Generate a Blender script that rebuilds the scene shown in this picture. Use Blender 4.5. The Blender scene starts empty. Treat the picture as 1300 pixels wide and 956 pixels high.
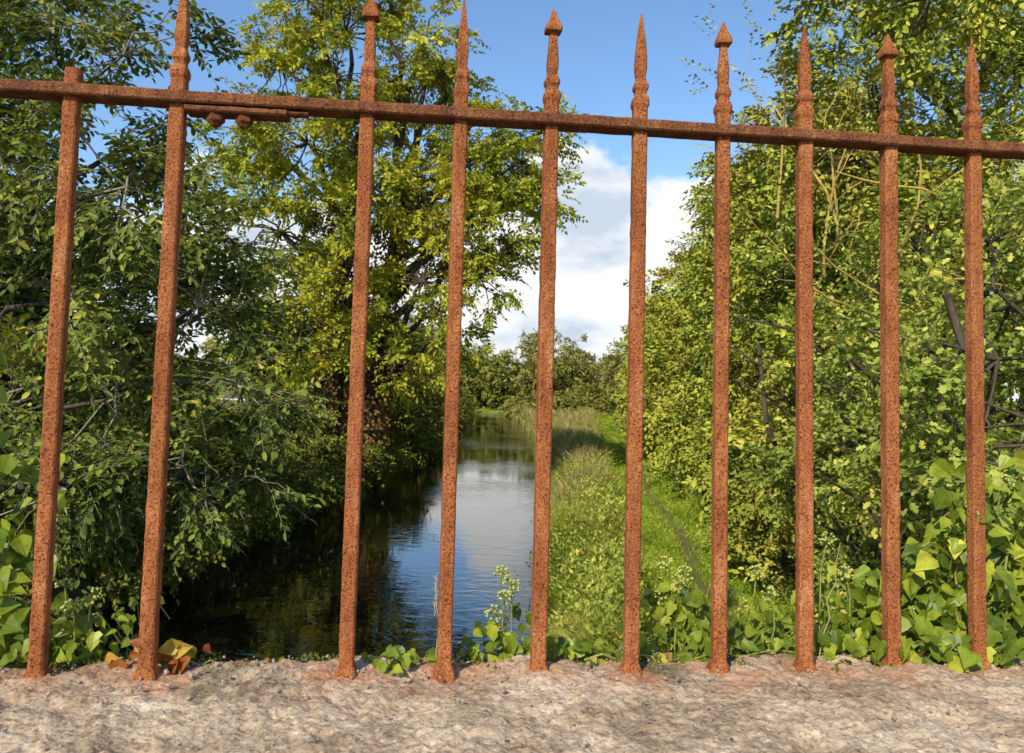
import bpy, math, numpy as np
from mathutils import Matrix, Vector, noise as mnoise
R = np.random.default_rng(7)
scene = bpy.context.scene
scene.view_settings.view_transform = 'Standard'
scene.view_settings.look = 'None'
scene.view_settings.exposure = 0
EYE = 4.0
SUN_EL, SUN_AZ = 37.0, -27.0   # azimuth: degrees to the right of straight-behind

# ------------------------------------------------------------ helpers
def link(o, parent=None):
    scene.collection.objects.link(o)
    if parent is not None: o.parent = parent
    return o
def empty(name, loc=(0,0,0), rotz=0):
    e = bpy.data.objects.new(name, None); e.location = loc; e.rotation_euler = (0,0,rotz)
    e.empty_display_size = .2
    return link(e)
def mesh_np(name, verts, sizes, loops, mat, parent=None, attrs=None, smooth=False):
    me = bpy.data.meshes.new(name)
    verts = np.asarray(verts, np.float32).reshape(-1,3)
    sizes = np.asarray(sizes, np.int32); loops = np.asarray(loops, np.int32).ravel()
    me.vertices.add(len(verts)); me.vertices.foreach_set('co', verts.ravel())
    me.loops.add(len(loops)); me.loops.foreach_set('vertex_index', loops)
    me.polygons.add(len(sizes))
    st = np.zeros(len(sizes), np.int32); st[1:] = np.cumsum(sizes)[:-1]
    me.polygons.foreach_set('loop_start', st)
    me.polygons.foreach_set('use_smooth', np.full(len(sizes), smooth, bool))
    for (an, dom, typ, data) in (attrs or []):
        a = me.attributes.new(an, typ, dom)
        a.data.foreach_set('vector' if typ=='FLOAT_VECTOR' else 'value', np.asarray(data, np.float32).ravel())
    me.update(calc_edges=True)
    if mat: me.materials.append(mat)
    return link(bpy.data.objects.new(name, me), parent)
def nrm(a): return a/np.maximum(np.linalg.norm(a, axis=-1, keepdims=True), 1e-9)

# ------------------------------------------------------------ materials
def newmat(name):
    m = bpy.data.materials.new(name); m.use_nodes = True
    nt = m.node_tree; nt.nodes.clear()
    return m, nt, nt.nodes, nt.links
def ramp(N, stops):
    r = N.new('ShaderNodeValToRGB'); e = r.color_ramp.elements
    while len(e) < len(stops): e.new(.5)
    for i,(p,c) in enumerate(stops): e[i].position = p; e[i].color = (*c,1)
    return r
def leaf_mat(name, stops, transl=.35, rough=.5, spec=.0, patch=None, patch_scale=.35, veins=False, gain=1.):
    m, nt, N, K = newmat(name)
    stops=[(p,tuple(min(1,c*gain) for c in cc)) for p,cc in stops]
    out = N.new('ShaderNodeOutputMaterial')
    at = N.new('ShaderNodeAttribute'); at.attribute_name = 'rnd'
    r = ramp(N, stops); K.new(at.outputs['Fac'], r.inputs[0])
    col = r.outputs[0]
    geo = N.new('ShaderNodeNewGeometry')
    if patch:
        nz = N.new('ShaderNodeTexNoise'); nz.inputs['Scale'].default_value = patch_scale; nz.inputs['Detail'].default_value = 2
        K.new(geo.outputs['Position'], nz.inputs['Vector'])
        mr = N.new('ShaderNodeMapRange'); mr.inputs[1].default_value=.45; mr.inputs[2].default_value=.68; mr.inputs[4].default_value=.75
        K.new(nz.outputs[0], mr.inputs[0])
        mx = N.new('ShaderNodeMix'); mx.data_type='RGBA'
        K.new(mr.outputs[0], mx.inputs[0]); K.new(col, mx.inputs[6]); mx.inputs[7].default_value=(*[c*gain for c in patch],1)
        col = mx.outputs[2]
    if veins:
        uv = N.new('ShaderNodeAttribute'); uv.attribute_name='lv'
        sp = N.new('ShaderNodeSeparateXYZ'); K.new(uv.outputs['Vector'], sp.inputs[0])
        an = N.new('ShaderNodeMath'); an.operation='ARCTAN2'; K.new(sp.outputs[1], an.inputs[0]); K.new(sp.outputs[0], an.inputs[1])
        mu = N.new('ShaderNodeMath'); mu.operation='MULTIPLY'; K.new(an.outputs[0], mu.inputs[0]); mu.inputs[1].default_value=7.5
        cs = N.new('ShaderNodeMath'); cs.operation='COSINE'; K.new(mu.outputs[0], cs.inputs[0])
        mr2 = N.new('ShaderNodeMapRange'); mr2.inputs[1].default_value=.95; mr2.inputs[2].default_value=1.; mr2.inputs[4].default_value=.45
        K.new(cs.outputs[0], mr2.inputs[0])
        mx2 = N.new('ShaderNodeMix'); mx2.data_type='RGBA'; K.new(mr2.outputs[0], mx2.inputs[0]); K.new(col, mx2.inputs[6])
        mx2.inputs[7].default_value=(.26,.32,.10,1); col = mx2.outputs[2]
        nz2 = N.new('ShaderNodeTexNoise'); nz2.inputs['Scale'].default_value=60; K.new(geo.outputs['Position'], nz2.inputs['Vector'])
        mx3 = N.new('ShaderNodeMix'); mx3.data_type='RGBA'; mx3.blend_type='MULTIPLY'; mx3.inputs[0].default_value=.6
        K.new(col, mx3.inputs[6]); r3 = ramp(N, [(.3,(.5,.5,.4)),(.7,(1.3,1.3,1.2))]); K.new(nz2.outputs[0], r3.inputs[0]); K.new(r3.outputs[0], mx3.inputs[7])
        col = mx3.outputs[2]
    if spec>0:
        p = N.new('ShaderNodeBsdfPrincipled'); p.inputs['Roughness'].default_value=rough
        p.inputs['Specular IOR Level'].default_value=spec
        K.new(col, p.inputs['Base Color'])
    else:
        p = N.new('ShaderNodeBsdfDiffuse'); K.new(col, p.inputs['Color'])
    if transl<=0:
        K.new(p.outputs[0], out.inputs[0]); return m
    t = N.new('ShaderNodeBsdfTranslucent')
    tg = N.new('ShaderNodeMix'); tg.data_type='RGBA'; tg.blend_type='MULTIPLY'; tg.inputs[0].default_value=1; K.new(col,tg.inputs[6]); tg.inputs[7].default_value=(1.5,1.45,.6,1)
    K.new(tg.outputs[2], t.inputs['Color'])
    mxs = N.new('ShaderNodeMixShader'); mxs.inputs[0].default_value=transl
    K.new(p.outputs[0], mxs.inputs[1]); K.new(t.outputs[0], mxs.inputs[2]); K.new(mxs.outputs[0], out.inputs[0])
    return m
def noise_mat(name, stops, scale=5, detail=6, rough=.85, bump=.3, bscale=None, bdist=.01, dist=0., stretch=None, spec=.3):
    m, nt, N, K = newmat(name)
    out = N.new('ShaderNodeOutputMaterial'); p = N.new('ShaderNodeBsdfPrincipled')
    geo = N.new('ShaderNodeNewGeometry'); vec = geo.outputs['Position']
    if stretch:
        mp = N.new('ShaderNodeMapping'); mp.inputs['Scale'].default_value=stretch; K.new(vec, mp.inputs[0]); vec = mp.outputs[0]
    nz = N.new('ShaderNodeTexNoise'); nz.inputs['Scale'].default_value=scale; nz.inputs['Detail'].default_value=detail; nz.inputs['Roughness'].default_value=.65; nz.inputs['Distortion'].default_value=dist
    K.new(vec, nz.inputs['Vector']); r = ramp(N, stops); K.new(nz.outputs[0], r.inputs[0]); K.new(r.outputs[0], p.inputs['Base Color'])
    n2 = N.new('ShaderNodeTexNoise'); n2.inputs['Scale'].default_value=bscale or scale*4; n2.inputs['Detail'].default_value=5; K.new(vec, n2.inputs['Vector'])
    b = N.new('ShaderNodeBump'); b.inputs['Strength'].default_value=bump; b.inputs['Distance'].default_value=bdist
    K.new(n2.outputs[0], b.inputs['Height']); K.new(b.outputs[0], p.inputs['Normal'])
    p.inputs['Roughness'].default_value=rough; p.inputs['Specular IOR Level'].default_value=spec
    K.new(p.outputs[0], out.inputs[0])
    return m

M_bark = noise_mat('bark', [(.3,(.035,.026,.018)),(.7,(.13,.10,.07))], 3, stretch=(3,3,.7), bump=.8, bdist=.03)
M_barkpale = noise_mat('bark_pale', [(.3,(.18,.15,.10)),(.7,(.40,.36,.27))], 14, bump=.4)
M_lichen = noise_mat('lichen_twig', [(.3,(.26,.18,.05)),(.6,(.55,.38,.09))], 9, bump=.3)
M_cherry = leaf_mat('cherry_leaf', [(0,(.022,.036,.007)),(.5,(.08,.105,.017)),(.85,(.145,.16,.028)),(1,(.26,.23,.034))], .22, .55, .1, gain=1.95)
M_ash = leaf_mat('ash_leaf', [(0,(.05,.07,.010)),(.5,(.155,.17,.019)),(1,(.27,.255,.028))], .22, patch=(.22,.19,.024), gain=2.1)
M_haw = leaf_mat('hawthorn_leaf', [(0,(.042,.065,.010)),(.5,(.15,.175,.028)),(.9,(.28,.28,.055)),(1,(.36,.28,.06))], .24, .5, .1, patch=(.11,.135,.022), patch_scale=.8, gain=2.15)
M_hedge = leaf_mat('hedge_leaf', [(0,(.04,.062,.009)),(.5,(.125,.148,.021)),(1,(.23,.215,.032))], 0, patch=(.18,.15,.026), patch_scale=.25, gain=2.25)
M_dark = leaf_mat('dark_leaf', [(0,(.018,.032,.008)),(.6,(.05,.07,.013)),(1,(.10,.11,.018))], 0, gain=1.4)
M_bush = leaf_mat('bank_leaf', [(0,(.04,.06,.010)),(.5,(.105,.12,.02)),(1,(.18,.17,.03))], 0, patch=(.14,.10,.025), patch_scale=.4, gain=1.5)
M_far = leaf_mat('distant_leaf', [(0,(.05,.065,.012)),(.5,(.12,.13,.024)),(1,(.22,.19,.045))], 0, patch=(.17,.13,.04), patch_scale=.12, gain=1.6)
M_willow = leaf_mat('willow_leaf', [(0,(.08,.10,.02)),(.5,(.16,.18,.03)),(1,(.25,.25,.045))], 0, gain=2.1)
M_brownivy = leaf_mat('dead_ivy_leaf', [(0,(.06,.03,.015)),(.6,(.18,.09,.03)),(1,(.15,.14,.03))], 0, gain=1.5)
M_ivy = leaf_mat('ivy_leaf', [(0,(.05,.09,.010)),(.45,(.16,.22,.02)),(.8,(.32,.38,.035)),(1,(.56,.52,.06))], .25, .4, .25, veins=True)
M_red = leaf_mat('autumn_leaf', [(0,(.20,.03,.015)),(.45,(.38,.12,.03)),(.75,(.52,.40,.07)),(1,(.40,.45,.07))], .3, .4, .2, veins=True)
M_umbel = noise_mat('ivy_flower', [(.3,(.28,.33,.06)),(.7,(.52,.55,.14))], 90, bump=.2, rough=.6)
M_stem = noise_mat('ivy_stem', [(.3,(.17,.20,.04)),(.7,(.34,.34,.09))], 50, bump=.2, rough=.6)
M_grass = leaf_mat('grass_blade', [(0,(.07,.11,.012)),(.6,(.19,.25,.022)),(1,(.36,.36,.05))], .15, gain=1.4)
M_verge = leaf_mat('verge_grass', [(0,(.06,.085,.012)),(.5,(.16,.19,.022)),(.85,(.28,.25,.05)),(1,(.38,.29,.12))], .1, gain=1.35)
M_reed = leaf_mat('dry_reed', [(0,(.12,.13,.03)),(.5,(.23,.21,.06)),(.85,(.36,.27,.12)),(1,(.46,.35,.20))], 0, gain=1.2)
M_mosslf = leaf_mat('moss_tuft', [(0,(.06,.07,.015)),(.6,(.14,.15,.03)),(1,(.25,.23,.06))], 0)

# ------------------------------------------------------------ world
w = bpy.data.worlds.new("World"); scene.world = w; w.use_nodes = True
nt = w.node_tree; nt.nodes.clear(); N = nt.nodes; K = nt.links
wo = N.new('ShaderNodeOutputWorld'); bg = N.new('ShaderNodeBackground'); bg.inputs['Strength'].default_value=.12
sky = N.new('ShaderNodeTexSky'); sky.sky_type='NISHITA'; sky.sun_disc=False
sky.sun_elevation = math.radians(SUN_EL); sky.sun_rotation = math.radians(180-SUN_AZ)
sky.air_density=1.0; sky.dust_density=.4; sky.ozone_density=1.3; sky.altitude=50
tc = N.new('ShaderNodeTexCoord')
sep = N.new('ShaderNodeSeparateXYZ'); K.new(tc.outputs['Generated'], sep.inputs[0])
mp = N.new('ShaderNodeMapping'); mp.inputs['Scale'].default_value=(1,1,1.4); mp.inputs['Location'].default_value=(.9,.3,.25); K.new(tc.outputs['Generated'], mp.inputs[0])
nz = N.new('ShaderNodeTexNoise'); nz.inputs['Scale'].default_value=7; nz.inputs['Detail'].default_value=9; nz.inputs['Roughness'].default_value=.52; K.new(mp.outputs[0], nz.inputs['Vector'])
bank = N.new('ShaderNodeMapRange'); bank.inputs[1].default_value=.16; bank.inputs[2].default_value=.335; bank.inputs[3].default_value=.42; bank.inputs[4].default_value=-.20
K.new(sep.outputs[2], bank.inputs[0])
xm = N.new('ShaderNodeMapRange'); xm.interpolation_type='SMOOTHSTEP'; xm.inputs[1].default_value=-.10; xm.inputs[2].default_value=.05; xm.inputs[3].default_value=-.30; xm.inputs[4].default_value=0.; K.new(sep.outputs[0], xm.inputs[0])
lowm = N.new('ShaderNodeMapRange'); lowm.inputs[1].default_value=.04; lowm.inputs[2].default_value=.14; K.new(sep.outputs[2], lowm.inputs[0])
xml = N.new('ShaderNodeMath'); xml.operation='MULTIPLY'; K.new(xm.outputs[0], xml.inputs[0]); K.new(lowm.outputs[0], xml.inputs[1])
vd = N.new('ShaderNodeVectorMath'); vd.operation='DISTANCE'; K.new(tc.outputs['Generated'], vd.inputs[0]); vd.inputs[1].default_value=(-.33,.86,.38)
bl = N.new('ShaderNodeMapRange'); bl.inputs[1].default_value=.02; bl.inputs[2].default_value=.24; bl.inputs[3].default_value=.40; bl.inputs[4].default_value=0.
K.new(vd.outputs['Value'], bl.inputs[0])
a0 = N.new('ShaderNodeMath'); a0.operation='ADD'; K.new(bank.outputs[0], a0.inputs[0]); K.new(xml.outputs[0], a0.inputs[1])
a1 = N.new('ShaderNodeMath'); a1.operation='ADD'; K.new(nz.outputs[0], a1.inputs[0]); K.new(a0.outputs[0], a1.inputs[1])
a2 = N.new('ShaderNodeMath'); a2.operation='ADD'; K.new(a1.outputs[0], a2.inputs[0]); K.new(bl.outputs[0], a2.inputs[1])
cf = N.new('ShaderNodeMapRange'); cf.interpolation_type='SMOOTHSTEP'; cf.inputs[1].default_value=.51; cf.inputs[2].default_value=.60; K.new(a2.outputs[0], cf.inputs[0])
n2 = N.new('ShaderNodeTexNoise'); n2.inputs['Scale'].default_value=6; n2.inputs['Detail'].default_value=6
mp2 = N.new('ShaderNodeMapping'); mp2.inputs['Scale'].default_value=(1,1,2.2); mp2.inputs['Location'].default_value=(3.1,1.3,0.6); K.new(tc.outputs['Generated'], mp2.inputs[0]); K.new(mp2.outputs[0], n2.inputs['Vector'])
cr = ramp(N, [(.36,(5.2,6.0,7.1)),(.44,(7.4,7.8,8.3)),(.52,(8.9,8.9,8.8))]); K.new(n2.outputs[0], cr.inputs[0])
gam = N.new('ShaderNodeMix'); gam.data_type='RGBA'; gam.blend_type='MULTIPLY'; gam.inputs[0].default_value=1; K.new(sky.outputs[0], gam.inputs[6]); gam.inputs[7].default_value=(1.25,1.5,1.7,1)
mx = N.new('ShaderNodeMix'); mx.data_type='RGBA'; K.new(cf.outputs[0], mx.inputs[0]); K.new(gam.outputs[2], mx.inputs[6]); K.new(cr.outputs[0], mx.inputs[7])
K.new(mx.outputs[2], bg.inputs[0]); K.new(bg.outputs[0], wo.inputs[0])

sd = bpy.data.lights.new('sun','SUN'); sd.energy=5.0; sd.angle=math.radians(.5); sd.color=(1,.92,.74)
so = link(bpy.data.objects.new('sun', sd))
az=math.radians(SUN_AZ); el=math.radians(SUN_EL)
tosun = Vector((math.sin(az)*math.cos(el), -math.cos(az)*math.cos(el), math.sin(el)))
so.rotation_euler = tosun.to_track_quat('Z','Y').to_euler(); so.location=(3,-6,9)

# ------------------------------------------------------------ camera
cd = bpy.data.cameras.new('camera'); cam = link(bpy.data.objects.new('camera', cd))
cd.sensor_width=36; cd.lens=27.7; cd.shift_y=-.0346; cd.clip_start=.02; cd.clip_end=5000
cd.dof.use_dof=True; cd.dof.focus_distance=1.9; cd.dof.aperture_fstop=14
mat = Matrix.Translation((0,0,EYE)) @ Matrix.Rotation(math.radians(90+3.3),4,'X') @ Matrix.Rotation(math.radians(1.5),4,'Z')
cam.matrix_world = mat; scene.camera = cam

# ------------------------------------------------------------ terrain
def sst(a,b,x):
    t=np.clip((x-a)/(b-a),0,1); return t*t*(3-2*t)
def XR(Y): return np.interp(Y,[-50,0,15,25,37,50,80,105,125,150],[.8,.8,.95,1.6,2.2,2.1,1.6,.5,-8,-40])
def XL(Y): return np.interp(Y,[-50,0,13,25,37,58,90,108,122,150],[-7.2,-7.2,-6.8,-5.8,-4.9,-5.3,-6,-8,-22,-70])
def XP(Y): return 1.8+.105*np.asarray(Y)
def ground_h(X,Y):
    d = np.maximum(XL(Y)-X, X-XR(Y))
    h = -.6+1.08*sst(-.5,.7,d)
    h = h + .05*np.sin(X*1.7+Y*.6)*sst(.5,2,d)+.04*np.sin(X*.9-Y*1.3+1)*sst(.5,2,d)
    h = h + sst(6,2.5,Y)*sst(.5,3,d)*1.9*sst(-30,0,Y)
    h = h + .35*sst(2,8,d)*(.5+.5*np.sin(X*.05))
    return h
def grid_ax(a,b,st,far): 
    core=np.arange(a,b,st); ext=np.geomspace(st*2,far,26)
    return np.concatenate([a-ext[::-1], core, b+ext])
gx=grid_ax(-14,18,.16,1500); gy=grid_ax(2,110,.35,1800)
GX,GY=np.meshgrid(gx,gy); H=ground_h(GX,GY)
nx,ny=len(gx),len(gy)
idx=np.arange(nx*ny).reshape(ny,nx)
q=np.stack([idx[:-1,:-1],idx[:-1,1:],idx[1:,1:],idx[1:,:-1]],-1).reshape(-1,4)
def trk(Y): return .28+.10*np.sin(Y*.4)+.06*np.sin(Y*1.1)
off=GX-XP(GY)
track=np.exp(-((off-trk(GY))/.27)**2)*(.65+.35*np.sin(GY*1.7)*np.sin(GY*.63+1))
shade=sst(1.5,2.4,off)  # shade beneath the hedge, painted into the ground colour along with the mud
m, nt, N, K = newmat('ground_grass')
out=N.new('ShaderNodeOutputMaterial'); p=N.new('ShaderNodeBsdfPrincipled'); geo=N.new('ShaderNodeNewGeometry')
nz=N.new('ShaderNodeTexNoise'); nz.inputs['Scale'].default_value=1.2; nz.inputs['Detail'].default_value=10; nz.inputs['Roughness'].default_value=.7; K.new(geo.outputs['Position'],nz.inputs['Vector'])
r1=ramp(N,[(.3,(.09,.13,.018)),(.5,(.18,.24,.028)),(.7,(.26,.30,.045))]); K.new(nz.outputs[0],r1.inputs[0])
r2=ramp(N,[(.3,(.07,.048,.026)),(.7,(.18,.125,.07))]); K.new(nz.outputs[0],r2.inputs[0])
aa=N.new('ShaderNodeAttribute'); aa.attribute_name='mud_shade'
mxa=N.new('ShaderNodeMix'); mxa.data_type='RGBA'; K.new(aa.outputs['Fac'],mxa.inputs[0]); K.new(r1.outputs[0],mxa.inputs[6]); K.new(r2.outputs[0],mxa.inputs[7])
K.new(mxa.outputs[2],p.inputs['Base Color']); p.inputs['Roughness'].default_value=.95; p.inputs['Specular IOR Level'].default_value=.1
n2=N.new('ShaderNodeTexNoise'); n2.inputs['Scale'].default_value=14; n2.inputs['Detail'].default_value=6; K.new(geo.outputs['Position'],n2.inputs['Vector'])
b=N.new('ShaderNodeBump'); b.inputs['Strength'].default_value=.8; b.inputs['Distance'].default_value=.06; K.new(n2.outputs[0],b.inputs['Height']); K.new(b.outputs[0],p.inputs['Normal'])
K.new(p.outputs[0],out.inputs[0])
dd=np.maximum(XL(GY)-GX, GX-XR(GY))
mud_shade=np.clip(track*1.0+shade*.85*(GX<60)+sst(.5,.1,dd)+ (GX<XL(GY))*.8*(GX>-60),0,1)
mesh_np('ground', np.stack([GX,GY,H],-1), np.full(len(q),4), q, m, attrs=[('mud_shade','POINT','FLOAT',mud_shade.ravel())], smooth=True)

# water
m, nt, N, K = newmat('canal_water')
out=N.new('ShaderNodeOutputMaterial'); p=N.new('ShaderNodeBsdfPrincipled'); geo=N.new('ShaderNodeNewGeometry')
p.inputs['Base Color'].default_value=(.006,.006,.003,1); p.inputs['Roughness'].default_value=.01; p.inputs['IOR'].default_value=1.42; p.inputs['Specular IOR Level'].default_value=.85
mp=N.new('ShaderNodeMapping'); mp.inputs['Scale'].default_value=(1.,1.8,1); K.new(geo.outputs['Position'],mp.inputs[0])
n1=N.new('ShaderNodeTexNoise'); n1.inputs['Scale'].default_value=2.2; n1.inputs['Detail'].default_value=3; n1.inputs['Distortion'].default_value=.5; K.new(mp.outputs[0],n1.inputs['Vector'])
n3=N.new('ShaderNodeTexNoise'); n3.inputs['Scale'].default_value=.12; n3.inputs['Detail'].default_value=3; K.new(geo.outputs['Position'],n3.inputs['Vector'])
mr=N.new('ShaderNodeMapRange'); mr.inputs[1].default_value=.42; mr.inputs[2].default_value=.60; mr.inputs[3].default_value=.04; mr.inputs[4].default_value=.24; K.new(n3.outputs[0],mr.inputs[0])
b=N.new('ShaderNodeBump'); b.inputs['Distance'].default_value=.05; K.new(mr.outputs[0],b.inputs['Strength']); K.new(n1.outputs[0],b.inputs['Height']); K.new(b.outputs[0],p.inputs['Normal'])
K.new(p.outputs[0],out.inputs[0])
mesh_np('canal_water', [(-90,-12,0),(16,-12,0),(16,165,0),(-90,165,0)],[4],[0,1,2,3],m)

# ------------------------------------------------------------ leaf / tube builders
OV=[(.25,.8),(.68,.8)]                     # ovate
LB=[(.2,.7),(.36,.42),(.5,1.),(.66,.5),(.82,.62)]  # lobed hawthorn
SM=[(.45,1.)]                              # rhomb (distance)
def leaves(name, P, A, Nn, L, W, half, mat, parent=None, rnd=None, fold=.22, droop=.15, lv=False):
    n=len(P); A=nrm(A); S=nrm(np.cross(A,Nn)); Nn=np.cross(S,A)
    L=np.broadcast_to(L,(n,)); W=np.broadcast_to(W,(n,))
    us=[0,.5,1.]+[h[0] for h in half]*2; vs=[0,0,0]+[h[1] for h in half]+[-h[1] for h in half]
    us=np.array(us); vs=np.array(vs); k=len(half)
    V=(P[:,None,:]+A[:,None,:]*(us[None,:,None]*L[:,None,None])+S[:,None,:]*(vs[None,:,None]*.5*W[:,None,None])
       +Nn[:,None,:]*((np.abs(vs)[None,:]*fold*W[:,None]*.5-droop*(us**2)[None,:]*L[:,None])[:,:,None]))
    nv=3+2*k
    if k==1: f=[[0,3,2],[0,2,4]]
    elif k==2: f=[[0,2,4,3],[0,5,6,2]]
    else: f=[[0,1,2]+[3+i for i in range(k)][::-1], [0]+[3+k+i for i in range(k)]+[2,1]]
    fs=len(f[0]); f=np.array(f)
    loops=(f[None]+(np.arange(n)*nv)[:,None,None]).reshape(-1)
    if rnd is None: rnd=R.random(n)
    at=[('rnd','FACE','FLOAT',np.repeat(rnd,2))]
    if lv: at.append(('lv','POINT','FLOAT_VECTOR',np.tile(np.stack([us,vs*.5,us*0],-1),(n,1))))
    return mesh_np(name,V.reshape(-1,3),np.full(2*n,fs),loops,mat,parent,at)
def tubes(name, segs, mat, parent=None, k=5):
    s=np.asarray(segs,float).reshape(-1,8); n=len(s)
    p0,p1,r0,r1=s[:,0:3],s[:,3:6],s[:,6],s[:,7]
    d=nrm(p1-p0); ref=np.where(np.abs(d[:,2:3])>.9,np.array([[1.,0,0]]),np.array([[0,0,1.]]))
    a=nrm(np.cross(d,ref)); b=np.cross(d,a)
    th=np.arange(k)*2*math.pi/k; c,sn=np.cos(th),np.sin(th)
    ring=a[:,None]*c[None,:,None]+b[:,None]*sn[None,:,None]
    V=np.concatenate([p0[:,None]+ring*r0[:,None,None], p1[:,None]+ring*r1[:,None,None]],1)
    i=np.arange(k); f=np.stack([i,(i+1)%k,(i+1)%k+k,i+k],-1)
    loops=(f[None]+(np.arange(n)*2*k)[:,None,None]).reshape(-1)
    return mesh_np(name,V.reshape(-1,3),np.full(n*k,4),loops,mat,parent,smooth=True)
def limb(p0,p1,r0,r1,n=6,wob=.08,sag=0.):
    p0=np.array(p0,float);p1=np.array(p1,float); L=np.linalg.norm(p1-p0)
    t=np.linspace(0,1,n+1)[:,None]; P=p0+(p1-p0)*t
    P[1:-1]+=R.normal(0,wob*L/n*1.5,(n-1,3)); P[:,2]+=np.sin(t[:,0]*math.pi)*sag*L
    r=r0+(r1-r0)*np.linspace(0,1,n+1)
    return [(*P[i],*P[i+1],r[i],r[i+1]) for i in range(n)]
def spray(p,d,l,k,L,W,flat=.35,droop=.2,zig=.8):
    n=len(p); up=np.array([0,0,1.])+R.normal(0,flat,(n,3)); up=nrm(up-(up*d).sum(1,keepdims=True)*d*.7)
    s=nrm(np.cross(d,up))
    t=(np.arange(k)+.6)/k
    sg=np.where(np.arange(k)%2==0,1.,-1.); sg[-1]=0
    P=p[:,None]+d[:,None]*(l[:,None,None]*t[None,:,None]); P[:,:,2]-=(t**2)[None]*l[:,None]*droop*.6
    A=d[:,None]*.65+s[:,None]*(sg[None,:,None]*zig)+R.normal(0,.25,(n,k,3)); A[:,:,2]-=droop
    NN=up[:,None]+R.normal(0,flat,(n,k,3))
    sc=R.uniform(.7,1.15,(n,k))
    return P.reshape(-1,3),A.reshape(-1,3),NN.reshape(-1,3),(L*sc).ravel(),(W*sc*R.uniform(.85,1.1,(n,k))).ravel()
def crown(name, lobes, LAI, L, W, half, mat, parent, k=9, tl=(.35,.7), sub=.36, subn=9, barkmat=None, twigs=False, droop=.2, flat=.4, hang=-.05, br=.018):
    Ps,Ds,Ls,Cs=[],[],[],[]; segs=[]
    for lo in lobes:
        c=np.array(lo[:3]); r=lo[3]
        ns=max(5,int(subn*R.uniform(.8,1.2)))
        ntw=max(2,int(round(LAI*math.pi*r*r/(L*W*.6)/k/ns)))
        dr=nrm(R.normal(0,1,(ns,3))); rr=r*R.uniform(.45,1.1,ns)[:,None]
        sc=c+dr*rr*np.array([1,1,.85])
        for j in range(ns):
            rs=r*sub*R.uniform(.7,1.3)
            st=sc[j]+nrm(R.normal(0,1,(ntw,3)))*(R.random((ntw,1))**.6)*rs*np.array([1.15,1.15,.6])
            d=nrm(dr[j]*.75+R.normal(0,.5,(ntw,3))+np.array([0,0,hang]))
            Ps.append(st);Ds.append(d);Ls.append(R.uniform(tl[0],tl[1],ntw)); Cs.append(np.full(ntw,R.normal(0,.17)))
            if barkmat: segs+=limb(c,sc[j],br*r,br*r*.35,3,.2)
    p=np.concatenate(Ps);d=np.concatenate(Ds);l=np.concatenate(Ls);cc=np.concatenate(Cs)
    a=spray(p,d,l,k,L,W,flat,droop)
    rnd=np.clip(R.beta(2.2,2.4,len(a[0]))+np.repeat(cc,k),0,1)
    leaves(name+'_leaves',*a,half,mat,parent,rnd)
    if twigs:
        e=p+d*l[:,None]; e[:,2]-=l*droop*.6
        segs+=list(np.concatenate([p,e,np.full((len(p),1),.004),np.full((len(p),1),.0015)],1))
    if segs and barkmat: tubes(name+'_branches',segs,barkmat,parent,4)

# ------------------------------------------------------------ near left tree (cherry)
t=empty('cherry_tree')
L1=[(-4.6,7.6,7.5,.9),(-3.7,7.2,7.0,.75),(-4.5,7.3,5.8,.95),(-3.5,7.0,5.7,.85),(-2.75,7.4,5.3,.5),(-2.9,7.2,4.65,.75),
    (-4.1,7.3,4.7,.9),(-2.55,7.3,3.95,.6),(-3.5,7.,3.8,.8),(-4.6,7.2,3.7,.85),(-2.9,7.1,3.2,.6),(-3.9,7.,3.0,.65),(-4.7,7.1,2.5,.7),(-3.3,7.9,6.3,.55),
    (-5.6,7.8,6.3,1.0),(-5.6,7.6,4.6,1.1),(-5.5,8.2,8.6,1.1),(-3.2,8,4.6,.7),(-2.35,7.4,3.1,.33)]
crown('cherry',L1,2.5,.092,.052,OV,M_cherry,t,k=9,tl=(.28,.5),sub=.36,subn=9,barkmat=M_barkpale,twigs=True,droop=.2,flat=.28,hang=-.12,br=.016)
sg=limb((-7.4,9.2,.4),(-6.6,9.0,5.2),.24,.17,8,.05)+limb((-6.6,9.0,5.2),(-5.8,8.4,9.2),.16,.05,8,.06)
for lo in L1:
    z0=max(1.4,min(8.5,lo[2]-.9)); sg+=limb((-6.7,8.95,z0),lo[:3],.055,.016,6,.12,.05)
tubes('cherry_trunk',sg,M_bark,t,8)

# darker tree behind it
t=empty('alder_tree')
L2=[]
for i in range(50):
    y=R.uniform(11.5,18); x=R.uniform(-.93*y,-.46*y)+R.normal(0,.2); z=R.uniform(1.2,4+y*.30); L2.append((x,y,z,R.uniform(1.0,1.5)))
L2=[l for l in L2 if not (l[2]>4+l[1]*.22 and l[0]>-.5*l[1])]
crown('alder',L2,2.4,.15,.10,SM,M_dark,t,k=8,tl=(.4,.7),barkmat=M_bark)
tubes('alder_trunk',limb((-9.5,14.5,.4),(-9,14.5,9),.26,.1,8,.05)+sum([limb((-9.2,14.5,max(1.5,lo[2]-1.5)),lo[:3],.06,.02,5,.1) for lo in L2],[]),M_bark,t,7)

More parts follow.
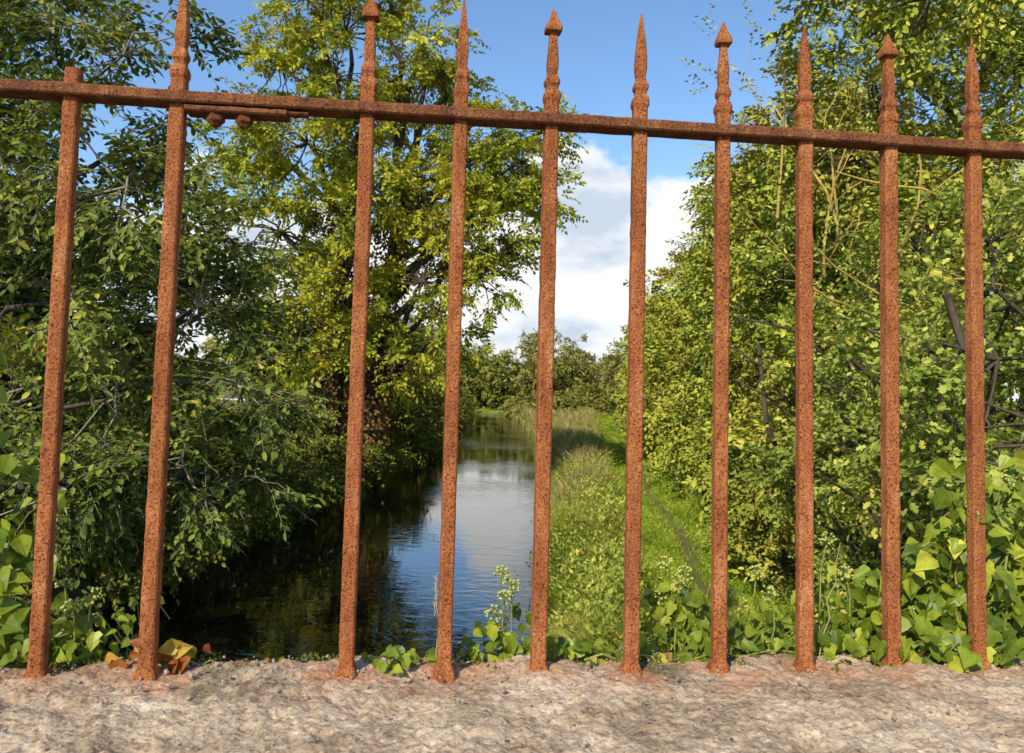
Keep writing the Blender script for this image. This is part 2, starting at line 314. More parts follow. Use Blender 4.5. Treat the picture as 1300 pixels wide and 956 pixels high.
# ------------------------------------------------------------ middle ash tree
t=empty('ash_tree')
L3=[(-8.7,28,15.5,1.9),(-6.4,28,16.6,2.3),(-3.6,28,16.3,2.0),(-7.3,27,12.3,2.5),(-4.4,29,11.6,1.9),(-1.8,28,12.6,1.8),(-.6,28,12.4,1.5),(.9,28,13.2,1.3),(.8,27.5,11.0,1.2),(-.4,27.8,10.4,1.4),
    (-1.6,27.5,9.6,1.8),(-8.4,28,9.3,2.3),(-3.2,27.5,7.6,2.1),(-1.3,27.5,7.7,1.5),(-5.8,27.5,7.3,2.0),(-4.3,27.5,4.8,1.9),(-5.2,26.5,9.8,1.9),(-8.0,28.5,18.2,1.7),(-4.6,28.5,14.0,1.5),(-9.8,28,12.8,1.8),(-4.8,28,18.4,1.6),
    (-2.6,28,14.4,1.5),(-2.6,27.5,5.6,1.5),(-7.4,27.5,5.2,1.9),(-3.3,27.3,10.4,1.6),(-6.4,27,14.6,1.7),(-5.6,27,12.0,1.5),(-1.6,27.6,11.2,1.5),(.2,27.6,12.0,1.3),(-.3,27.6,8.9,1.3)]
crown('ash',L3,3.5,.21,.115,SM,M_ash,t,k=9,tl=(.4,.7),subn=17,sub=.29,barkmat=M_bark,br=.02)
sg=limb((-6.6,28.6,.4),(-6.3,28.5,8),.42,.34,8,.04)+limb((-5.6,29,.4),(-4.4,28.6,9),.34,.24,8,.04)+limb((-6.3,28.5,8),(-5.6,28.4,15.5),.33,.1,8,.07)+limb((-4.4,28.6,9),(-3.4,28.4,15.2),.24,.07,8,.07)
for lo in L3:
    b0=(-6.2,28.5,max(4.5,min(13,lo[2]-2.8))) if lo[0]<-5 else (-4.4,28.6,max(4,min(12.5,lo[2]-2.6)))
    sg+=limb(b0,lo[:3],.15,.05,6,.1,.06)
tubes('ash_trunk',sg,M_bark,t,8)
n=7000; z=R.uniform(1,12,n); th=R.uniform(0,6.28,n); wh=R.random(n)<.6
cx=np.where(wh,-6.5+.02*z,-5.4+.09*z); rr=.45+.5*R.random(n)*(1-z/18)
P=np.stack([cx+np.cos(th)*rr,28.6+np.sin(th)*rr,z],-1)
leaves('trunk_ivy',P,R.normal(0,1,(n,3))+[0,0,-.6],np.stack([np.cos(th),np.sin(th),th*0+.3],-1)+R.normal(0,.3,(n,3)),.15,.13,SM,M_brownivy,t)

# ------------------------------------------------------------ left bank shrubs
t=empty('canal_bank_shrub')
L4=[];L4f=[]
for y in np.concatenate([np.arange(11,30,1.9),np.arange(30,62,2.6),np.arange(62,112,4)]):
    x0=float(XL(y)); r=R.uniform(.9,1.4)*(1+y/90)
    Q=L4 if y<30 else L4f
    Q.append((x0-.3*r+R.normal(0,.25),y,.7*r+.1,r)); Q.append((x0-1.5*r,y+R.normal(0,.5),1.7*r,r*1.2))
    if y>32: Q.append((x0-1.9*r,y,3.1*r,r*1.15)); Q.append((x0-3.2*r,y,4*r,r*1.2)) 
crown('shrub',L4,2.4,.12,.08,OV,M_bush,t,k=8,tl=(.3,.6))
crown('far_shrub',L4f,2.3,.22,.14,SM,M_bush,t,k=8,tl=(.5,.9))

# distant vegetation closing the canal
t=empty('distant_trees')
L5=[]
for i in range(110):
    x=R.uniform(-20,22); y=R.uniform(115,125)+max(0,-x)*.5; L5.append((x,y,R.uniform(1.0,7.6),R.uniform(1.7,2.7)))
for i in range(60):
    y=R.uniform(94,112); x=R.uniform(float(XR(y))+1.2,15.); L5.append((x,y,R.uniform(.4,.4+.34*max(2,x)),R.uniform(1.0,1.8)))
for i in range(130):
    x=R.uniform(-75,70); y=R.uniform(130,150)+max(0,-x)*.4; L5.append((x,y,R.uniform(2,11)+1.5*math.sin(x*.3),R.uniform(2.6,4)))
crown('distant',L5,2.8,.42,.28,SM,M_far,t,k=7,tl=(.6,1.2),subn=13)

# ------------------------------------------------------------ right hedge
def HX(y): return 2.35+.125*y
t=empty('hawthorn_hedge')
L6=[]
for i in range(50):
    y=R.uniform(5.2,12.5); back=R.random()**1.3*2.6; r=R.uniform(.65,.95)
    zz=R.uniform(1.1,5.6+.35*back); L6.append((HX(y)+r*.6+back+(.5 if zz<1.8 else 0)+max(0,zz-4.6)*.5,y,zz,r))
crown('hawthorn',L6,1.95,.072,.062,LB,M_haw,t,k=9,tl=(.22,.42),sub=.36,subn=10,barkmat=M_bark,twigs=True,flat=.5,droop=.15)
sg=[]
for i in range(14):
    y=5.5+i*.55; x=HX(y)+1.6+R.normal(0,.3); sg+=limb((x,y,.3),(x+R.normal(0,.5),y,4.8),.08,.03,7,.08)
    for q_ in range(4):
        z0=R.uniform(1,4); sg+=limb((x,y,z0),(x+R.normal(-.5,.8),y+R.normal(0,.7),z0+R.uniform(.6,1.6)),.035,.01,5,.12)
tubes('hawthorn_trunks',sg,M_bark,t,6)

t=empty('towpath_hedge')
L7=[]
for y in np.arange(12,42,1.4):
    h=R.uniform(9.5,12.)
    for zz in np.arange(.9,h,1.75):
        r=R.uniform(1.0,1.6); L7.append((HX(y)+r*.8+max(0,zz-3.0)*.16+R.normal(0,.3)+(.45 if zz<2 else 0),y+R.normal(0,.6),zz,r))
        if R.random()<.4: L7.append((HX(y)+r+2+R.random()*2,y,zz+1,r*1.2))
L7n=[l for l in L7 if l[1]<24]; L7f=[l for l in L7 if l[1]>=24]
crown('hedge_near',L7n,2.2,.13,.085,OV,M_hedge,t,k=8,tl=(.35,.65),subn=12,sub=.30,barkmat=M_bark)
crown('hedge_mid',L7f,2.1,.2,.13,SM,M_hedge,t,k=8,tl=(.45,.8),subn=12,sub=.30)
L8=[]
for y in np.arange(42,120,3.0):
    h=R.uniform(9,12)-(max(0,y-80))*.12
    for zz in np.arange(1,h,2.4):
        r=R.uniform(1.7,2.4); L8.append((HX(y)+r*.6+max(0,zz-4)*.15+R.normal(0,.4),y+R.normal(0,.8),zz,r))
crown('hedge_far',L8,2.0,.34,.22,SM,M_hedge,t,k=8,tl=(.6,1.),subn=13,sub=.3)

# tall tree top right
t=empty('willow_tree')
L9=[(8.2,14.5,8.5,1.5),(9.6,15,10.5,1.7),(7.4,15,11.2,1.2),(9,15.5,12.6,1.4),(7.6,14,7.4,1.3),(10.5,15,8,1.8),(11,15,12,1.8),(6.9,16,9.6,1.1),(8.4,15.5,6,1.6),(10,14,6,1.6)]
crown('willow',L9,1.9,.15,.035,SM,M_willow,t,k=11,tl=(.5,1.),subn=16,sub=.3,barkmat=M_lichen,hang=.35,br=.014)
tubes('willow_trunk',limb((9.4,15.5,.4),(9.2,15.3,7),.3,.2,7,.05)+sum([limb((9.2,15.3,max(4,lo[2]-2.5)),lo[:3],.09,.03,6,.1) for lo in L9],[]),M_bark,t,8)

# lichen covered half bare shrub
t=empty('elder_shrub')
segs=[];tips=[]
def grow(p,d,r,l,depth):
    p=np.array(p,float); d=np.array(d,float)
    n=4
    for i in range(n):
        d=nrm(d+R.normal(0,.13,3)); q_=p+d*l/n; r2=r*.88; segs.append((*p,*q_,r,r2)); p=q_; r=r2
        if depth>0 and i>0 and R.random()<.75:
            sd_=nrm(d+R.normal(0,.6,3)+np.array([-.05,0,.12])); grow(p,sd_,r*.58,l*R.uniform(.4,.65),depth-1)
    tips.append((p,d))
for i in range(9):
    grow((4.5+R.normal(0,.6),8.9+R.normal(0,.4),5.1+R.normal(0,.5)),nrm(np.array([R.uniform(-.7,.35),R.normal(-.2,.2),1.])),.020,R.uniform(1.3,1.9),3)
for i in range(4):
    grow((4.4+R.normal(0,.5),8.2,4.8+R.normal(0,.5)),nrm(np.array([-1.,R.normal(-.1,.2),R.uniform(0.2,.9)])),.017,1.3,3)
tubes('elder_branches',segs,M_lichen,t,4)
tp=np.array([a for a,b_ in tips]); td=np.array([b_ for a,b_ in tips]); sel=R.random(len(tp))<.8
a=spray(tp[sel]-td[sel]*.15,td[sel],np.full(sel.sum(),.3),7,.06,.035)
leaves('elder_leaves',*a,OV,M_willow,t)
tubes('elder_stems',sum([limb((5.1+R.normal(0,.3),9.2,.4),(4.7+R.normal(0,.4),9.1,5.0),.05,.03,6,.05) for i in range(4)],[]),M_lichen,t,6)

# ------------------------------------------------------------ grasses
def blades(name,X,Y,h,wd,mat,lean=.35,parent=None,rnd=None,z0=0):
    n=len(X); z=ground_h(X,Y)+z0; th=R.uniform(0,6.28,n); s=np.stack([np.cos(th),np.sin(th),th*0],-1)
    ld=np.stack([R.normal(0,lean,n),R.normal(0,lean,n),np.ones(n)],-1)
    B=np.stack([X,Y,z],-1); Mid=B+ld*(h*.55)[:,None]*np.array([.6,.6,1]); T=B+ld*h[:,None]*np.array([1.4,1.4,.95])
    wv=s*wd[:,None]*.5
    V=np.stack([B-wv,B+wv,Mid+wv*.8,Mid-wv*.8,T],1).reshape(-1,3)
    o=(np.arange(n)*5)[:,None]
    loops=np.concatenate([o+[0,1,2,3],o+[3,2,4]],1).ravel()
    if rnd is None: rnd=R.random(n)
    return mesh_np(name,V,np.tile([4,3],n),loops,mat,parent,[('rnd','FACE','FLOAT',np.repeat(rnd,2))])
n=80000; Y=np.exp(R.uniform(math.log(11),math.log(105),n)); X=XP(Y)+R.uniform(-1.5,2.0,n)
keep=R.random(n)>.95*np.exp(-((X-XP(Y)-trk(Y))/.28)**2); X,Y=X[keep],Y[keep]
blades('towpath_grass',X,Y,R.uniform(.03,.09,len(X))*(1+Y/60),.010+Y*.0008,M_grass,.6,rnd=np.clip(R.beta(2,2,len(X))+.15*np.sin(X*3+Y*.7),0,1))
t=empty('bank_vegetation')
n=60000; Y=np.exp(R.uniform(math.log(10),math.log(108),n)); lo=XR(Y)-.05; hi=XP(Y)-1.25
X=lo+(hi-lo)*R.random(n); hh=R.uniform(.35,.95,n)*(.7+.4*np.sin(Y*.9+X*2)*np.sin(Y*.37+1)); blades('bank_grass',X,Y,hh,.014+Y*.0007,M_verge,.45,t,rnd=np.clip(R.random(n)*.75+.3*np.sin(X*2.3+Y*.5),0,1))
n=30000; Y=np.exp(R.uniform(math.log(22),math.log(112),n)); lo=XR(Y)-.1; hi=XP(Y)-1.4
X=lo+(hi-lo)*R.beta(1.2,1.7,n); keep=(np.sin(Y*.55)+np.sin(X*2.1+Y*.23)+R.normal(0,.7,n))>(.5-(Y>30)*.9); X,Y=X[keep],Y[keep]
blades('reeds',X,Y,R.uniform(.5,1.3,len(X)),.012+Y*.0008,M_reed,.25,t)
n=9500; Y=np.exp(R.uniform(math.log(10),math.log(75),n)); lo=XR(Y)-.1; hi=XP(Y)-1.15; X=lo+(hi-lo)*R.random(n)
keep=(np.sin(X*3.1+Y*1.1)+np.sin(Y*.8-X)+R.normal(0,.5,n))>-.5; X,Y=X[keep],Y[keep]; n=len(X)
p=np.stack([X,Y,ground_h(X,Y)],-1); d=nrm(R.normal(0,.3,(n,3))+[0,0,1]); a=spray(p,d,R.uniform(.3,1.15,n),10,.10,.055,.7,.1)
leaves('weeds',*a,SM,M_haw,t)
n=20000; Y=np.exp(R.uniform(math.log(14),math.log(105),n)); X=XL(Y)-R.random(n)*.9+.05
blades('left_bank_grass',X,Y,R.uniform(.2,.55,n),.014+Y*.0007,M_verge,.4,t)
n=20000; Y=np.exp(R.uniform(math.log(8),math.log(90),n)); X=XP(Y)+R.uniform(1.4,2.6,n)
blades('hedge_foot_grass',X,Y,R.uniform(.12,.4,n),.014+Y*.0007,M_verge,.4,t)

# ------------------------------------------------------------ bridge parapet + railing (frame: u along, w away)
TH=math.atan(.105)
bars=[(-.7335,0),(-.5994,0),(-.4646,1),(-.2102,2),(-.0808,1),(.0475,2),(.1767,1),(.3022,2),(.4282,1),(.5585,2),(.6907,1),(.822,2)]
bars=[(x*1.0055,k) for x,k in bars]
br=empty('stone_bridge',(0,1.1,0),TH)
uu=np.concatenate([np.linspace(-9,-1.2,60),np.linspace(-1.19,1.3,700),np.linspace(1.31,9,60)]); ww=np.linspace(-.46,.075,165)
top=3.612; V=[];rust=[];moss=[]
bu=np.array([b_[0] for b_ in bars])
for i,u in enumerate(uu):
    edge=.010*mnoise.noise((u*9,0,3))+.012*mnoise.noise((u*25,5,3))+.006*mnoise.noise((u*80,5,3))
    for j,w_ in enumerate(ww):
        t_=(w_+.46)/.535; w2=w_+(edge if t_>.5 else 0)*max(0,(t_-.5)*2)
        e=max(0,(w_-.04)/.035); e2=max(0,(-.43-w_)/.03)
        cell=mnoise.noise((u*95,w2*95,6))
        z=top-.018*e*e-.012*e2*e2+.010*mnoise.fractal((u*6,w2*6,0),1,2,4)+.0045*mnoise.fractal((u*45,w2*45,2),.8,2,5)+.0022*max(0,cell)
        g=mnoise.noise((u*11,w2*14,9)); z-=.012*max(0,g-.2)
        V.append((u,w2,z))
        dmin=np.min(np.hypot(bu-u,w_)); n_=mnoise.fractal((u*14,w2*14,7),1,2,4)
        rust.append(min(1,max(0,1.0-dmin/.085+.9*n_))); moss.append(min(1,max(0,(w_-.03)/.045*.5+mnoise.fractal((u*7,w2*9,4),1,2,5)*2.2-.35)))
nu,nw=len(uu),len(ww); idx=np.arange(nu*nw).reshape(nu,nw)
q=np.stack([idx[:-1,:-1],idx[1:,:-1],idx[1:,1:],idx[:-1,1:]],-1).reshape(-1,4)
m, nt, N, K = newmat('coping_stone')
out=N.new('ShaderNodeOutputMaterial'); p=N.new('ShaderNodeBsdfPrincipled'); geo=N.new('ShaderNodeNewGeometry')
nz=N.new('ShaderNodeTexNoise'); nz.inputs['Scale'].default_value=8; nz.inputs['Detail'].default_value=13; nz.inputs['Roughness'].default_value=.8; K.new(geo.outputs['Position'],nz.inputs['Vector'])
r1=ramp(N,[(.32,(.12,.085,.055)),(.43,(.33,.24,.16)),(.54,(.50,.38,.265)),(.70,(.62,.52,.40))]); K.new(nz.outputs[0],r1.inputs[0])
vo=N.new('ShaderNodeTexVoronoi'); vo.inputs['Scale'].default_value=240; K.new(geo.outputs['Position'],vo.inputs['Vector'])
sepc=N.new('ShaderNodeSeparateColor'); K.new(vo.outputs['Color'],sepc.inputs[0])
r4=ramp(N,[(0,(.42,.38,.36)),(.22,(.9,.87,.84)),(.8,(1.05,1.04,1.03)),(1,(1.35,1.3,1.25))]); K.new(sepc.outputs[0],r4.inputs[0])
mm=N.new('ShaderNodeMix'); mm.data_type='RGBA'; mm.blend_type='MULTIPLY'; mm.inputs[0].default_value=.8; K.new(r1.outputs[0],mm.inputs[6]); K.new(r4.outputs[0],mm.inputs[7])
ar=N.new('ShaderNodeAttribute'); ar.attribute_name='rust'; am=N.new('ShaderNodeAttribute'); am.attribute_name='moss'
mu=N.new('ShaderNodeMath'); mu.operation='MULTIPLY'; mu.inputs[1].default_value=.6; K.new(ar.outputs['Fac'],mu.inputs[0])
m1=N.new('ShaderNodeMix'); m1.data_type='RGBA'; K.new(mu.outputs[0],m1.inputs[0]); K.new(mm.outputs[2],m1.inputs[6]); m1.inputs[7].default_value=(.42,.16,.075,1)
mu2=N.new('ShaderNodeMath'); mu2.operation='MULTIPLY'; mu2.inputs[1].default_value=.8; K.new(am.outputs['Fac'],mu2.inputs[0])
m2=N.new('ShaderNodeMix'); m2.data_type='RGBA'; K.new(mu2.outputs[0],m2.inputs[0]); K.new(m1.outputs[2],m2.inputs[6]); m2.inputs[7].default_value=(.11,.10,.05,1)
K.new(m2.outputs[2],p.inputs['Base Color']); p.inputs['Roughness'].default_value=.92; p.inputs['Specular IOR Level'].default_value=.2
n2=N.new('ShaderNodeTexNoise'); n2.inputs['Scale'].default_value=150; n2.inputs['Detail'].default_value=7; K.new(geo.outputs['Position'],n2.inputs['Vector'])
b=N.new('ShaderNodeBump'); b.inputs['Strength'].default_value=1.; b.inputs['Distance'].default_value=.004; K.new(n2.outputs[0],b.inputs['Height']); K.new(b.outputs[0],p.inputs['Normal'])
K.new(p.outputs[0],out.inputs[0])
mesh_np('coping',V,np.full(len(q),4),q,m,br,[('rust','POINT','FLOAT',rust),('moss','POINT','FLOAT',moss)],True)
M_stone=noise_mat('bridge_stone',[(.3,(.13,.10,.075)),(.5,(.26,.22,.17)),(.7,(.38,.33,.27))],4,10,bump=.8,bdist=.02)
M_road=noise_mat('asphalt',[(.3,(.04,.04,.04)),(.7,(.07,.068,.065))],30,bump=.5)
def box(name,a,b_,mat,parent,bev=0):
    x0,y0,z0=a;x1,y1,z1=b_
    v=[(x0,y0,z0),(x1,y0,z0),(x1,y1,z0),(x0,y1,z0),(x0,y0,z1),(x1,y0,z1),(x1,y1,z1),(x0,y1,z1)]
    f=[0,3,2,1,4,5,6,7,0,1,5,4,1,2,6,5,2,3,7,6,3,0,4,7]
    o=mesh_np(name,v,[4]*6,f,mat,parent)
    if bev:
        md=o.modifiers.new('b','BEVEL'); md.width=bev; md.segments=2
    return o
box('parapet_wall',(-9,-.44,1.9),(9,.045,3.57),M_stone,br,.01)
box('deck',(-9,-6.5,1.9),(9,-.445,2.4),M_road,br)
box('far_parapet',(-9,-7,1.9),(9,-6.505,3.5),M_stone,br,.02)
box('abutment_a',(-9,-6.8,-.6),(-6.9,.04,1.895),M_stone,br)
box('abutment_b',(1.2,-6.8,-.6),(9,.04,1.895),M_stone,br)

# rust
def rustmat(name, stops, grain=.8):
    m, nt, N, K = newmat(name)
    out=N.new('ShaderNodeOutputMaterial'); p=N.new('ShaderNodeBsdfPrincipled'); geo=N.new('ShaderNodeNewGeometry')
    mp=N.new('ShaderNodeMapping'); mp.inputs['Scale'].default_value=(1,1,.35); K.new(geo.outputs['Position'],mp.inputs[0])
    na=N.new('ShaderNodeTexNoise'); na.inputs['Scale'].default_value=26; na.inputs['Detail'].default_value=10; na.inputs['Roughness'].default_value=.8; K.new(mp.outputs[0],na.inputs['Vector'])
    r1=ramp(N,stops); K.new(na.outputs[0],r1.inputs[0])
    nb=N.new('ShaderNodeTexNoise'); nb.inputs['Scale'].default_value=380; nb.inputs['Detail'].default_value=5; K.new(geo.outputs['Position'],nb.inputs['Vector'])
    r2=ramp(N,[(.37,(.20,.16,.15)),(.46,(.86,.86,.86)),(.6,(1,1,1)),(.70,(1.6,1.55,1.5))]); K.new(nb.outputs[0],r2.inputs[0])
    mm=N.new('ShaderNodeMix'); mm.data_type='RGBA'; mm.blend_type='MULTIPLY'; mm.inputs[0].default_value=grain; K.new(r1.outputs[0],mm.inputs[6]); K.new(r2.outputs[0],mm.inputs[7])
    K.new(mm.outputs[2],p.inputs['Base Color']); p.inputs['Roughness'].default_value=.88; p.inputs['Specular IOR Level'].default_value=.2
    nc=N.new('ShaderNodeTexNoise'); nc.inputs['Scale'].default_value=220; nc.inputs['Detail'].default_value=8; nc.inputs['Roughness'].default_value=.74; K.new(geo.outputs['Position'],nc.inputs['Vector'])
    b=N.new('ShaderNodeBump'); b.inputs['Strength'].default_value=1.; b.inputs['Distance'].default_value=.003; K.new(nc.outputs[0],b.inputs['Height']); K.new(b.outputs[0],p.inputs['Normal'])
    K.new(p.outputs[0],out.inputs[0]); return m
M_rust=rustmat('rusty_iron',[(.30,(.13,.042,.018)),(.42,(.31,.098,.034)),(.55,(.45,.155,.052)),(.70,(.58,.28,.125))],.9)
M_rail=rustmat('rusty_rail_iron',[(.28,(.075,.033,.018)),(.42,(.17,.062,.028)),(.56,(.28,.105,.042)),(.72,(.44,.27,.10))],.9)

rl=empty('iron_railing',(0,1.1,0),TH)
RZ=EYE+.378
def stack(name,u,prof,parent,lean=0,w0=0,rot=0,seed=0):
    V=[];ch=.22
    for (z,h) in prof:
        n1=.5*mnoise.noise((z*40,seed,1)); n2_=.5*mnoise.noise((z*40,seed,5)); hh=h*(1+.07*mnoise.noise((z*60,seed,9)))
        c=hh*(1-ch)
        for (a_,b_) in [(-c,-hh),(c,-hh),(hh,-c),(hh,c),(c,hh),(-c,hh),(-hh,c),(-hh,-c)]:
            x=a_*math.cos(rot)-b_*math.sin(rot); y=a_*math.sin(rot)+b_*math.cos(rot)
            V.append((u+x+lean*(z-top)+n1*.001,w0+y+n2_*.001,z))
    L=len(prof);F=[];S=[]
    for i in range(L-1):
        for k in range(8):
            F+= [i*8+k,i*8+(k+1)%8,(i+1)*8+(k+1)%8,(i+1)*8+k]; S.append(4)
    F+=list(range(8))[::-1]; S.append(8); F+=list(range((L-1)*8,L*8)); S.append(8)
    return mesh_np(name,V,S,F,M_rust,parent)
arrow=[(0,10.8),(18,10.8),(23,12.6),(29,13.2),(33,12),(37,9.3),(42,9),(46,11.2),(51,11.4),(56,9.2),(61,7.6),(72,8.6),(85,8.2),(105,6.4),(121,5.4),(122.5,12.4),(126,13),(131,12),(139,8),(147,4.6),(154,2.6),(158,.8)]
spear=[(0,10.8),(18,10.8),(23,12.8),(29,13.0),(34,11.5),(38,8.8),(43,8.8),(47,11),(52,11.2),(57,8.8),(62,7.2),(78,9.0),(95,8.6),(118,6.6),(140,4),(154,2),(162,.6)]
for i,(u,kd) in enumerate(bars):
    hw=.0097+R.normal(0,.0004); base=top-.02
    prof=[(base+ (RZ+.008-base)*t_,hw) for t_ in np.linspace(0,1,80)]
    prof[0]=(base,.017); prof[1]=(top+.001,.0135); prof[2]=(top+.010,.0105)
    if kd==0: prof+=[(RZ+.02,hw),(RZ+.032,hw*.98)]
    else: prof+=[(RZ+.008+z/1000.+.0008,h/1000.*hw/.0108) for z,h in (arrow if kd==2 else spear)]
    stack('bar_%d'%(i+1),u,prof,rl,lean=R.normal(0,.0025),rot=R.normal(0,.06),seed=i*3.7)
def rail(name,u0,u1,zc,hz,w0,hw,n=160):
    V=[]
    for i in range(n):
        u=u0+(u1-u0)*i/(n-1); dz=.0016*mnoise.noise((u*5,1,zc*10))+.0008*mnoise.noise((u*40,1,2)); dw=.0012*mnoise.noise((u*4,7,2))
        c=.0022
        for (a_,b_) in [(-hw+c,-hz),(hw-c,-hz),(hw,-hz+c),(hw,hz-c),(hw-c,hz),(-hw+c,hz),(-hw,hz-c),(-hw,-hz+c)]:
            V.append((u,w0+a_+dw,zc+b_+dz))
    F=[];S=[]
    for i in range(n-1):
        for k in range(8): F+=[i*8+k,(i+1)*8+k,(i+1)*8+(k+1)%8,i*8+(k+1)%8]; S.append(4)
    F+=list(range(8)); S.append(8); F+=list(range((n-1)*8,n*8))[::-1]; S.append(8)
    return mesh_np(name,V,S,F,M_rail,rl)
rail('top_rail',-2.2,2.4,RZ,.0078,0,.0185,400)
rail('splice_plate',-.452,-.318,RZ-.0145,.004,0,.017,30)
rail('splice_plate_end',-.33,-.29,RZ-.0125,.003,-.004,.008,10)
def nut(name,u,w0,z1,z0,r):
    V=[];k=6
    for z,rr in ((z1,r),(z0+.003,r),(z0,r*.75),(z0-.004,r*.5),(z0-.006,r*.2)):
        for j in range(k): V.append((u+rr*math.cos(j*math.pi/3+.3),w0+rr*math.sin(j*math.pi/3+.3),z))
    F=[];S=[]
    for i in range(4):
        for j in range(k): F+=[i*k+j,i*k+(j+1)%k,(i+1)*k+(j+1)%k,(i+1)*k+j]; S.append(4)
    F+=list(range(4*k,5*k)); S.append(6)
    mesh_np(name,V,S,F,M_rail,rl)
nut('bolt_nut_1',-.414,-.002,RZ-.018,RZ-.031,.0125); nut('bolt_nut_2',-.376,-.002,RZ-.018,RZ-.031,.012)

# ------------------------------------------------------------ ivy
IV=[(-.08,.42),(.12,.95),(.3,.62),(.52,.72),(.78,.34)]
OVI=[(.03,.5),(.2,.95),(.42,.86),(.68,.5),(.87,.2)]
iv=empty('ivy_plant',(0,1.1,0),TH)
def ivy(name,specs,mat,half,flatn=0):
    P=[];A=[];Nn=[];L=[];W=[];seg=[];rn=[]
    for (u,w0,h0,h1,su,sw,n,sz) in specs:
        for i in range(n):
            hh=h0+(h1-h0)*R.random()**1.1
            p=np.array([u+R.normal(0,su),w0+abs(R.normal(0,sw)) if sw>0 else w0,top+hh])
            nn=np.array([R.normal(-.15,.5),-1+R.normal(0,.4)+flatn*.5,R.normal(.75,.45)+flatn])
            ax=np.array([R.normal(0,.8),R.normal(-.1,.35),-.7*(1-flatn)+R.normal(0,.5)])
            s=sz*R.uniform(.45,1.15)
            P.append(p);A.append(ax);Nn.append(nn);L.append(s);W.append(s*R.uniform(.75,1.05)); rn.append(np.clip(R.beta(2,2.3)+ (p[2]-top)*.4,0,1))
            b0=p+np.array([R.normal(0,.012),.02+R.random()*.02,-.015-R.random()*.03]); seg.append((*p,*b0,.0007,.0011))
    leaves(name,np.array(P),np.array(A),np.array(Nn),np.array(L),np.array(W),half,mat,iv,np.array(rn),fold=.3,droop=.16,lv=True)
    tubes(name+'_petioles',seg,M_stem,iv,4)
specR=[(.50,.03,-.02,.06,.05,.05,80,.030),(.58,.02,-.02,.09,.05,.06,120,.032),(.66,.03,-.02,.14,.05,.06,160,.034),(.74,.03,-.02,.19,.05,.06,200,.035),(.84,.03,-.02,.22,.06,.06,160,.035),
       (.70,.0,.12,.29,.022,.03,34,.034),(.60,-.02,-.005,.04,.06,.03,34,.03),(.72,-.03,-.005,.05,.06,.04,50,.032),(.42,.04,-.02,.04,.05,.04,40,.026),(.36,.04,-.02,.08,.035,.04,40,.026),(.80,.03,.18,.30,.04,.04,24,.034)]
specL=[(-.70,.03,-.02,.16,.04,.05,90,.038),(-.80,.03,-.02,.2,.05,.05,80,.038),(-.66,.03,.17,.28,.03,.03,16,.036),(-.62,.04,-.02,.08,.04,.04,50,.028),(-.55,.05,-.02,.08,.03,.03,36,.026),(-.72,.05,.24,.42,.012,.02,16,.026)]
specM=[(.00,.04,-.02,.07,.022,.02,34,.022),(-.02,.03,-.01,.02,.05,.015,24,.02),(.09,.03,-.015,.035,.03,.02,34,.025),(.15,.03,-.01,.02,.03,.02,14,.02),(.24,.04,-.01,.1,.03,.03,60,.025),(.30,.03,-.02,.04,.03,.03,30,.025),(-.10,.03,-.015,.015,.05,.02,24,.019),(-.145,-.005,.0,.03,.014,.01,9,.026)]
ivy('ivy_lobed_leaves',[(*s[:6],int(s[6]*.5)+1,s[7]) for s in specR+specL+specM],M_ivy,IV)
ivy('ivy_ovate_leaves',[(*s[:6],int(s[6]*.6)+1,s[7]) for s in specR+specL+specM],M_ivy,OVI)
ivy('autumn_leaves',[(-.445,.02,.002,.035,.024,.01,14,.032),(-.52,.02,-.0,.02,.03,.01,8,.024),(-.35,.04,-.01,.005,.05,.01,9,.018),(.08,.03,-.005,.01,.05,.01,8,.02)],M_red,OVI)
seg=[]
ums=[(.0,.06,.115),(.005,.05,.085),(-.01,.06,.06),(.014,.055,.10),(-.6,.06,.10),(-.585,.05,.075),(-.62,.05,.06),(.245,.06,.13),(.26,.05,.105),(.235,.055,.085),(.34,.06,.09),(.38,.05,.12),(.36,.06,.07),(.47,.06,.19),(.49,.05,.17),(.52,.05,.12),(.78,.05,.26),(.33,.05,.06),(.27,.05,.12),(.40,.05,.09),(-.56,.05,.09)]
bm_v=[];bm_f=[]
t_=(1+5**.5)/2
ico=nrm(np.array([(-1,t_,0),(1,t_,0),(-1,-t_,0),(1,-t_,0),(0,-1,t_),(0,1,t_),(0,-1,-t_),(0,1,-t_),(t_,0,-1),(t_,0,1),(-t_,0,-1),(-t_,0,1)]))
icf=np.array([(0,11,5),(0,5,1),(0,1,7),(0,7,10),(0,10,11),(1,5,9),(5,11,4),(11,10,2),(10,7,6),(7,1,8),(3,9,4),(3,4,2),(3,2,6),(3,6,8),(3,8,9),(4,9,5),(2,4,11),(6,2,10),(8,6,7),(9,8,1)])
for (u,w0,h) in ums:
    c=np.array([u,w0,top+h]); seg+=limb((u+R.normal(0,.012),w0+.03,top-.05),tuple(c),.0018,.0012,5,.08)
    for i in range(26):
        d=nrm(R.normal(0,1,3)+[0,-.2,.5]); e=c+d*.0115*R.uniform(.8,1.15); seg.append((*c,*e,.0004,.0004))
        bm_f.append(icf+len(bm_v)*12); bm_v.append(ico*.0021*R.uniform(.8,1.2)+e)
Vv=np.concatenate(bm_v);Ff=np.concatenate(bm_f); mesh_np('ivy_umbels',Vv,np.full(len(Ff),3),Ff,M_umbel,iv,smooth=True)
seg+=limb((-.70,.06,top-.05),(-.715,.05,top+.3),.0028,.002,8,.05)+limb((-.715,.05,top+.3),(-.735,.05,top+.42),.002,.0012,5,.06)
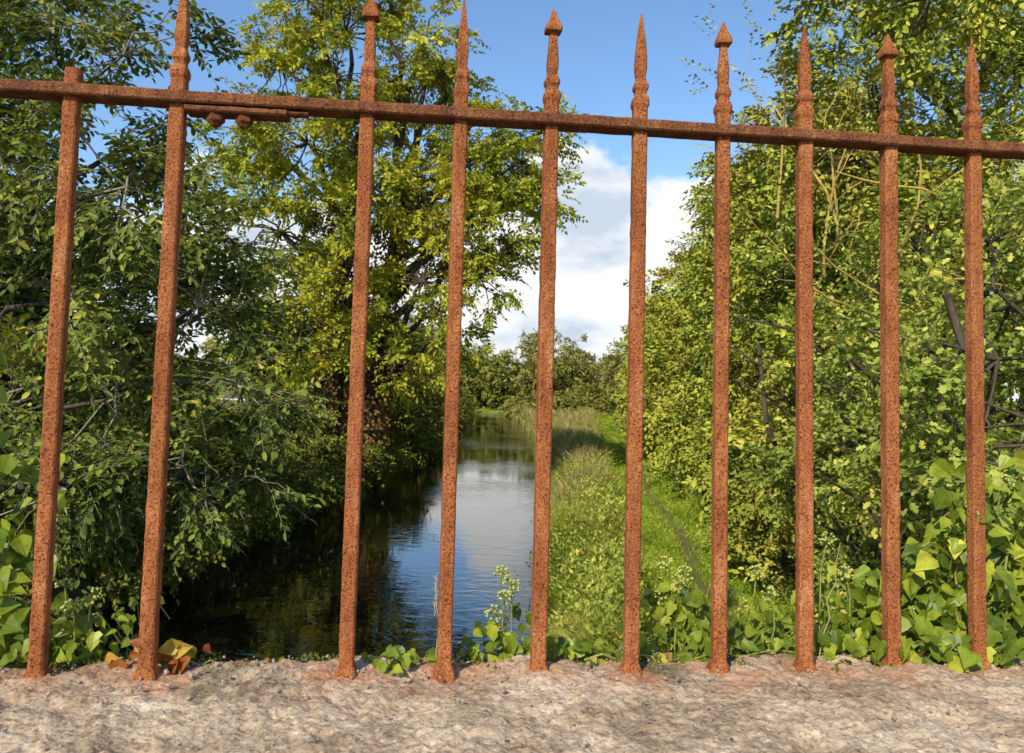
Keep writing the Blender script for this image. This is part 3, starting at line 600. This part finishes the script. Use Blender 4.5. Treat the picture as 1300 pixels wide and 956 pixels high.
seg+=limb((.70,.0,top-.02),(.695,.0,top+.3),.003,.0015,8,.15)+limb((.66,.05,top-.05),(.72,.03,top+.25),.0025,.0015,7,.1)+limb((.8,.05,top-.05),(.76,.03,top+.26),.0025,.0015,7,.1)
seg+=limb((-.5,.035,top-.002),(-.3,.055,top-.006),.0015,.001,12,.15)+limb((-.1,.03,top+.002),(.12,.05,top),.0015,.001,12,.15)+limb((.12,.04,top),(.5,.05,top+.003),.002,.001,16,.15)
tubes('ivy_stems',seg,M_stem,iv,5)
M_straw=noise_mat('straw',[(.3,(.3,.22,.12)),(.7,(.5,.4,.24))],60,bump=.1)
dg=empty('dry_grass_stalk',(0,1.1,0),TH)
seg=limb((-.085,.03,top-.03),(-.095,.03,top+.12),.0011,.0006,7,.05)+limb((.455,.04,top-.03),(.448,.03,top+.25),.0012,.0006,9,.06)+limb((.47,.04,top-.03),(.50,.03,top+.17),.0011,.0005,7,.07)
for (u,h) in ((-.095,.12),(.448,.25)):
    for i in range(16):
        z=top+h-i*.0035; seg.append((u,.03,z,u+R.normal(0,.004),.03+R.normal(0,.003),z+.006,.0009,.0003))
tubes('stalks',seg,M_straw,dg,5)
# moss tufts along the far lip of the coping
ms=empty('moss_patch',(0,1.1,0),TH)
cu=R.uniform(-.8,.9,50); cw=R.normal(.045,.012,50); n=50*55
P=np.stack([np.repeat(cu,55)+R.normal(0,.009,n),np.minimum(np.repeat(cw,55)+R.normal(0,.006,n),.07),np.full(n,top-.004)+R.normal(0,.002,n)],-1)
leaves('moss_tufts',P,R.normal(0,.5,(n,3))+[0,0,1],R.normal(0,1,(n,3)),R.uniform(.004,.010,n),.003,SM,M_mosslf,ms)
gr=empty('coping_gravel',(0,1.1,0),TH)
V=[];F=[]
for i in range(1500):
    u=R.uniform(-.8,.9); w0=R.uniform(-.4,.06) if R.random()<.5 else R.normal(.02,.03); s=.0010+.0030*R.random()**4
    w0=min(w0,.06); F.append(icf+len(V)*12); V.append(ico*s*R.uniform(.6,1.3,(12,1))+np.array([u,w0,top+.002]))
mesh_np('stones',np.concatenate(V),np.full(20*1500,3),np.concatenate(F),noise_mat('grit',[(.3,(.16,.11,.08)),(.7,(.50,.40,.30))],80,bump=.2),gr)
print('done')
